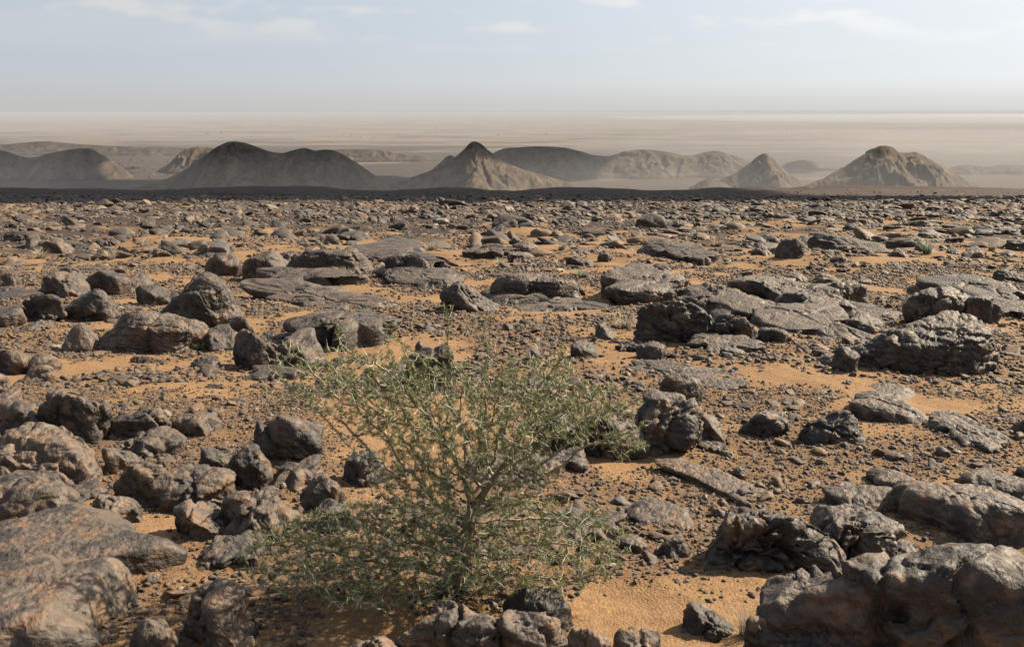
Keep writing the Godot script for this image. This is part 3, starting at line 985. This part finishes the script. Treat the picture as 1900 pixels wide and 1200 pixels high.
func build_stones() -> void:
	var root := Node3D.new()
	top(root, "scattered_stones", "countless brown and grey stones strewn over the sand", "stones", "", "stuff")
	var g := RandomNumberGenerator.new()
	g.seed = 505
	var kinds := 8
	var places := []
	var tints := []
	for k in kinds:
		places.append([])
		tints.append(PackedColorArray())
	# near gravel, stones, far rubble: from, to, per square metre near the start, smallest, largest, steepness
	var bands := [
		[2.8, 9.0, 90000, 0.008, 0.045, 2.0, 0.1],
		[3.0, 10.0, 3000, 0.045, 0.17, 2.2, 0.36],
		[9.0, 24.0, 120000, 0.018, 0.10, 2.0, 0.1],
		[9.0, 26.0, 3800, 0.08, 0.30, 2.0, 0.42],
		[22.0, 70.0, 75000, 0.05, 0.32, 1.8, 0.25],
		[26.0, 80.0, 15000, 0.25, 1.2, 2.2, 0.4],
		[55.0, 400.0, 95000, 0.2, 0.9, 1.8, 0.1],
		[75.0, 380.0, 9000, 0.7, 2.0, 2.2, 0.35],
	]
	for b in bands:
		for i in b[2]:
			var d: float = sqrt(lerpf(b[0] * b[0], b[1] * b[1], g.randf()))
			if b[1] > 100.0:
				d = b[0] * pow(b[1] / b[0], pow(g.randf(), 0.8))
			var x: float = g.randf_range(-0.70, 0.70) * (d + 1.0)
			var cv := cover(x, -d)
			if g.randf() > smoothstep(b[6] - 0.12, b[6] + 0.55, cv):
				continue
			var s: float = b[3] * pow(b[4] / b[3], pow(g.randf(), b[5]))
			if s > 0.2 and d < 30.0 and not free_spot(x, -d, s * 0.3):
				continue
			if s > 0.28 and n_patch.get_noise_2d(x * 0.33 + 200.0, -d * 0.33) < g.randf_range(-0.45, 0.2):
				continue
			var flat := g.randf_range(0.4, 0.95)
			var turn := g.randf() * TAU
			if s > 0.12:
				flat *= 0.62
				turn = -0.9 + g.randfn() * 0.6
			var bs := Basis.from_euler(Vector3(g.randfn() * 0.25, turn, g.randfn() * 0.25)) * Basis.from_scale(Vector3(s * g.randf_range(0.75, 1.6), s * flat, s))
			var k := g.randi() % kinds
			places[k].append(Transform3D(bs, Vector3(x, ground_y(x, -d) + 0.0 * s, -d)))
			var t := g.randf()
			var c := Color(0.042, 0.031, 0.025).lerp(Color(0.092, 0.060, 0.039), g.randf())
			if d > 30.0:
				c = Color(0.037, 0.029, 0.024).lerp(Color(0.072, 0.053, 0.040), g.randf())
			if t > 0.975:
				c = Color(0.21, 0.165, 0.12)
			elif t > 0.72:
				c = Color(0.135, 0.086, 0.048)
			elif t < 0.12:
				c = Color(0.082, 0.070, 0.060)
			tints[k].append(c)
	for k in kinds:
		var m := rock_mesh(700 + k, 1.0, 0.6, 0.85, 7, [0, 0, 3, 2, 0, 3, 1, 0][k], 0.0, stone_mat, false)
		add_copies(root, "stones", m, places[k], tints[k], stone_mat)


# ---------------------------------------------------------------- the bush

func tube(verts: PackedVector3Array, index: PackedInt32Array, a: Vector3, b: Vector3, ra: float, rb: float, sides: int) -> void:
	var dir := (b - a).normalized()
	var u := dir.cross(Vector3(0.3, 0.2, 0.9)).normalized()
	var v := dir.cross(u)
	var at := verts.size()
	for i in sides:
		var t := TAU * i / sides
		var o := u * cos(t) + v * sin(t)
		verts.append(a + o * ra)
		verts.append(b + o * rb)
	for i in sides:
		var p := at + i * 2
		var q := at + ((i + 1) % sides) * 2
		index.append_array([p, p + 1, q, q, p + 1, q + 1])


func tube_mesh(verts: PackedVector3Array, index: PackedInt32Array, mat: Material) -> ArrayMesh:
	var colors := PackedColorArray()
	return smooth_mesh(verts, colors, index, Vector3.ZERO, mat)


func build_bush() -> void:
	var g := RandomNumberGenerator.new()
	g.seed = 909
	var root := Node3D.new()
	var bx := -0.29
	var bz := -4.18
	root.position = Vector3(bx, ground_y(bx, bz) - 0.02, bz)
	top(root, "acacia_bush", "thorny green bush with two stems and pale spines among the boulders", "bush")
	# points that the twigs grow towards: a wide upper crown, a thin waist, a spreading skirt
	var pts := PackedVector3Array()
	var blobs := [
		[Vector3(0.10, 1.09, 0.0), Vector3(0.74, 0.20, 0.50), 520],
		[Vector3(-0.42, 1.19, -0.05), Vector3(0.48, 0.19, 0.34), 200],
		[Vector3(0.54, 1.04, -0.1), Vector3(0.50, 0.16, 0.36), 110],
		[Vector3(0.03, 0.74, 0.0), Vector3(0.52, 0.22, 0.42), 380],
		[Vector3(-0.42, 0.32, 0.1), Vector3(0.74, 0.21, 0.48), 700],
		[Vector3(0.36, 0.34, 0.05), Vector3(0.60, 0.20, 0.46), 380],
		[Vector3(-0.05, 1.48, 0.0), Vector3(0.06, 0.22, 0.05), 12],
		[Vector3(-0.85, 1.25, 0.0), Vector3(0.16, 0.2, 0.1), 20],
		[Vector3(0.88, 0.9, 0.0), Vector3(0.14, 0.1, 0.2), 18],
		[Vector3(0.35, 1.30, 0.0), Vector3(0.22, 0.10, 0.2), 24],
		[Vector3(-0.32, 1.42, 0.0), Vector3(0.08, 0.16, 0.08), 9],
		[Vector3(0.16, 1.42, -0.1), Vector3(0.07, 0.16, 0.08), 9],
		[Vector3(0.52, 1.38, 0.1), Vector3(0.10, 0.12, 0.08), 8],
		[Vector3(-0.62, 1.40, -0.1), Vector3(0.10, 0.12, 0.08), 8],
	]
	for b in blobs:
		var k := 0
		while k < b[2] * 2.4:
			var v := Vector3(g.randf_range(-1, 1), g.randf_range(-1, 1), g.randf_range(-1, 1))
			if v.length_squared() > 1.0:
				continue
			k += 1
			var p: Vector3 = b[0] + v * b[1]
			if p.y > 0.06:
				pts.append(p)
	var pos := PackedVector3Array()
	var par := PackedInt32Array()
	# two stems
	for s in 2:
		var p := Vector3(-0.02 + 0.05 * s, 0.0, 0.02 * s)
		var last := -1
		var dirv := Vector3([-0.12, 0.14][s], 1.0, [0.03, -0.06][s]).normalized()
		for k in 12:
			pos.append(p)
			par.append(last)
			last = pos.size() - 1
			dirv = (dirv + Vector3(g.randfn() * 0.12, 0.02, g.randfn() * 0.12)).normalized()
			p += dirv * 0.045
	var near := PackedInt32Array()
	var neard := PackedFloat32Array()
	near.resize(pts.size())
	neard.resize(pts.size())
	for i in pts.size():
		neard[i] = 1e9
		for j in pos.size():
			var q := pts[i].distance_squared_to(pos[j])
			if q < neard[i]:
				neard[i] = q
				near[i] = j
	var alive := PackedInt32Array(range(pts.size()))
	for it in 90:
		var pull := {}
		for i in alive:
			var j := near[i]
			pull[j] = pull.get(j, Vector3.ZERO) + (pts[i] - pos[j]).normalized()
		var fresh := pos.size()
		for j: int in pull:
			var v: Vector3 = pull[j]
			v = v.normalized() + Vector3(g.randfn(), g.randfn() + 0.1, g.randfn()) * 0.22
			pos.append(pos[j] + v.normalized() * 0.036)
			par.append(j)
		var keep := PackedInt32Array()
		for i in alive:
			var p := pts[i]
			for j in range(fresh, pos.size()):
				var q := p.distance_squared_to(pos[j])
				if q < neard[i]:
					neard[i] = q
					near[i] = j
			if neard[i] > 0.0013:
				keep.append(i)
		alive = keep
		if alive.is_empty() or pos.size() > 9000:
			break
	var n := pos.size()
	var kids := PackedInt32Array()
	kids.resize(n)
	var area := PackedFloat32Array()
	area.resize(n)
	for i in range(n - 1, -1, -1):
		if kids[i] == 0:
			area[i] = 1.0
		if par[i] >= 0:
			kids[par[i]] += 1
			area[par[i]] += area[i] + 0.03
	var rad := PackedFloat32Array()
	rad.resize(n)
	for i in n:
		rad[i] = 0.0015 * pow(area[i], 0.42)
	# group the nodes: thick ones are stems, every thinner subtree is a branch of its own
	var owner := PackedInt32Array()
	owner.resize(n)
	for i in n:
		var thick := rad[i] > 0.0106
		if par[i] < 0 or (thick and owner[maxi(par[i], 0)] <= 1):
			owner[i] = (0 if (i < 12 or (par[i] >= 0 and owner[par[i]] == 0)) else 1)
		elif owner[par[i]] <= 1:
			owner[i] = i + 2
		else:
			owner[i] = owner[par[i]]
	var bark := StandardMaterial3D.new()
	bark.resource_name = "acacia_bark"
	bark.albedo_color = Color(0.160, 0.128, 0.092).linear_to_srgb()
	bark.roughness = 0.85
	bark.heightmap_enabled = true
	bark.heightmap_texture = noise_tex(111, 0.05, 4, FastNoiseLite.FRACTAL_FBM, 256)
	bark.heightmap_scale = 0.1
	bark.uv1_triplanar = true
	bark.uv1_scale = Vector3(12, 4, 12)
	var twig := bark.duplicate()
	twig.resource_name = "pale_twig"
	twig.albedo_color = Color(0.200, 0.160, 0.116).linear_to_srgb()
	var sets := {}
	for i in n:
		if par[i] < 0:
			continue
		var key := owner[i]
		if not sets.has(key):
			sets[key] = [PackedVector3Array(), PackedInt32Array()]
		var s: Array = sets[key]
		var pv: PackedVector3Array = s[0]
		var pi: PackedInt32Array = s[1]
		tube(pv, pi, pos[par[i]], pos[i], minf(rad[par[i]], rad[i] * 1.5), rad[i], 8 if key <= 1 else 4)
		s[0] = pv
		s[1] = pi
	for key: int in sets:
		var o := MeshInstance3D.new()
		o.mesh = tube_mesh(sets[key][0], sets[key][1], bark if key <= 1 else twig)
		o.name = "stem" if key <= 1 else "branch"
		root.add_child(o, true)
	# spines and feathery leaves
	var spine_at := []
	var leaf_at := []
	var leaf_tint := PackedColorArray()
	for i in n:
		if par[i] < 0 or rad[i] > 0.0068:
			continue
		var dirv := (pos[i] - pos[par[i]]).normalized()
		var side := dirv.cross(Vector3(g.randfn(), g.randfn(), g.randfn())).normalized()
		if g.randf() < 0.6:
			var ln := g.randf_range(0.02, 0.06)
			for s in [-1.0, 1.0]:
				var v: Vector3 = (side * s + dirv * 0.25 + Vector3(g.randfn(), g.randfn(), g.randfn()) * 0.15).normalized()
				spine_at.append(Transform3D(frame_on(v, g) * Basis.from_scale(Vector3(0.0016, ln, 0.0016)), pos[i]))
		var many := 13 if rad[i] < 0.0038 else 5
		for q in many:
			if g.randf() > 0.72:
				continue
			var out := (Vector3(g.randfn(), g.randfn() + 0.35, g.randfn()) + dirv * 0.6).normalized()
			var ls := g.randf_range(0.009, 0.019)
			leaf_at.append(Transform3D(frame_on(out, g) * Basis.from_scale(Vector3(ls, ls, ls)), pos[i] + (pos[par[i]] - pos[i]) * g.randf()))
			var tone := g.randf()
			leaf_tint.append(Color(0.054, 0.084, 0.021).lerp(Color(0.120, 0.140, 0.042), tone))
	var spine := CylinderMesh.new()
	spine.top_radius = 0.05
	spine.bottom_radius = 1.0
	spine.height = 1.0
	spine.radial_segments = 4
	spine.rings = 1
	var spine_shift := ArrayMesh.new()
	var st := SurfaceTool.new()
	st.append_from(spine, 0, Transform3D(Basis(), Vector3(0, 0.5, 0)))
	st.commit(spine_shift)
	var white := StandardMaterial3D.new()
	white.resource_name = "spine_ivory"
	white.albedo_color = Color(0.440, 0.408, 0.336).linear_to_srgb()
	white.roughness = 0.5
	add_copies(root, "spines", spine_shift, spine_at, PackedColorArray(), white)
	var green := StandardMaterial3D.new()
	green.resource_name = "acacia_leaf"
	green.vertex_color_use_as_albedo = true
	green.albedo_color = Color.WHITE
	green.roughness = 0.6
	green.backlight_enabled = true
	green.backlight = Color(0.6, 0.6, 0.6)
	add_copies(root, "leaves", leaf_mesh(), leaf_at, leaf_tint, green)


func frame_on(v: Vector3, g: RandomNumberGenerator) -> Basis:
	var u := v.cross(Vector3(g.randfn(), g.randfn(), g.randfn())).normalized()
	return Basis(u, v, u.cross(v))


func leaf_mesh() -> ArrayMesh:
	# a twice-feathered leaf of unit length: a stalk, three pairs of side stalks, tiny leaflets
	var verts := PackedVector3Array()
	var index := PackedInt32Array()
	for pair in 3:
		for s in [-1.0, 1.0]:
			var o := Vector3(0, 0.28 + 0.3 * pair, 0)
			var ax := Vector3(s * 0.75, 0.6, 0.12 * s).normalized()
			var cr := ax.cross(Vector3(0, 0.1, 1)).normalized()
			for k in 6:
				var c := o + ax * (0.10 + 0.085 * k)
				for t in [-1.0, 1.0]:
					var tip: Vector3 = c + cr * t * 0.17 + ax * 0.06
					var wd := ax * 0.042
					var at := verts.size()
					verts.append_array([c, c + cr * t * 0.09 + wd, tip, c + cr * t * 0.09 - wd * 0.6])
					index.append_array([at, at + 1, at + 2, at, at + 2, at + 3])
	var arr := []
	arr.resize(Mesh.ARRAY_MAX)
	arr[Mesh.ARRAY_VERTEX] = verts
	arr[Mesh.ARRAY_INDEX] = index
	var m := ArrayMesh.new()
	m.add_surface_from_arrays(Mesh.PRIMITIVE_TRIANGLES, arr)
	return m


# ---------------------------------------------------------------- grass, far trees

func build_tufts() -> void:
	var g := RandomNumberGenerator.new()
	g.seed = 606
	var mats: Array[StandardMaterial3D] = []
	for c in [Color(0.232, 0.192, 0.112), Color(0.096, 0.116, 0.037), Color(0.22, 0.135, 0.06)]:
		var m := StandardMaterial3D.new()
		m.resource_name = "dry_grass"
		m.albedo_color = c.linear_to_srgb()
		m.roughness = 0.8
		m.backlight_enabled = true
		m.backlight = Color(0.45, 0.45, 0.45)
		mats.append(m)
	for t in TUFTS:
		var h: float = t[2]
		var sp: float = t[3]
		var verts := PackedVector3Array()
		var index := PackedInt32Array()
		var wide := maxf(0.0022, absf(t[1]) * 0.0005)
		for i in 110:
			var a := g.randf() * TAU
			var r := sqrt(g.randf()) * sp * 0.3
			var p := Vector3(cos(a) * r, -0.01, sin(a) * r)
			var lean := Vector3(cos(a), 0, sin(a)) * g.randf_range(0.1, 0.9) + Vector3(g.randfn(), 0, g.randfn()) * 0.25
			var hh := h * g.randf_range(0.45, 1.0)
			var q := p
			var side := Vector3(-sin(a + 0.7), 0, cos(a + 0.7)) * wide
			for s in 3:
				var f := (s + 1) / 3.0
				var nx := p + Vector3(0, hh * (f - 0.22 * f * f), 0) + lean * sp * f * f
				var at := verts.size()
				verts.append_array([q - side * (1.0 - s / 3.2), q + side * (1.0 - s / 3.2), nx + side * (1.0 - f * 0.9), nx - side * (1.0 - f * 0.9)])
				index.append_array([at, at + 1, at + 2, at, at + 2, at + 3])
				q = nx
		var arr := []
		arr.resize(Mesh.ARRAY_MAX)
		arr[Mesh.ARRAY_VERTEX] = verts
		arr[Mesh.ARRAY_INDEX] = index
		var m := ArrayMesh.new()
		m.add_surface_from_arrays(Mesh.PRIMITIVE_TRIANGLES, arr)
		m.surface_set_material(0, mats[t[4]])
		var o := MeshInstance3D.new()
		o.mesh = m
		o.position = Vector3(t[0], ground_y(t[0], t[1]), t[1])
		top(o, "grass_tuft", t[5], "grass tuft")


func build_far_trees() -> void:
	# dots of scrub on the plain, far too small to show trunks
	var g := RandomNumberGenerator.new()
	g.seed = 707
	var mat := StandardMaterial3D.new()
	mat.resource_name = "far_scrub"
	mat.albedo_color = Color(0.06, 0.062, 0.035).linear_to_srgb()
	mat.roughness = 0.9
	var m := rock_mesh(880, 1.0, 0.8, 1.0, 8, 2, 0.0, mat, false)
	var places := []
	for i in 190:
		var d := 0.0
		var x := 0.0
		if i < 150:
			d = g.randf_range(1600.0, 2400.0)
			x = (g.randf_range(60.0, 330.0) - 950.0) / 1581.0 * d + g.randfn() * 40.0
		else:
			d = 4200.0 * pow(2.0, g.randf())
			x = (g.randf_range(350.0, 1500.0) - 950.0) / 1581.0 * d
		var s := g.randf_range(2.0, 6.0) * (1.0 if i < 150 else 2.2)
		places.append(Transform3D(Basis.from_euler(Vector3(0, g.randf() * TAU, 0)) * Basis.from_scale(Vector3(s * g.randf_range(1.0, 2.0), s * 0.7, s)), Vector3(x, ground_y(x, -d), -d)))
	var root := Node3D.new()
	top(root, "distant_scrub", "dark dots of scrub scattered over the hazy plain", "scrub", "", "stuff")
	add_copies(root, "scrub", m, places, PackedColorArray(), mat)
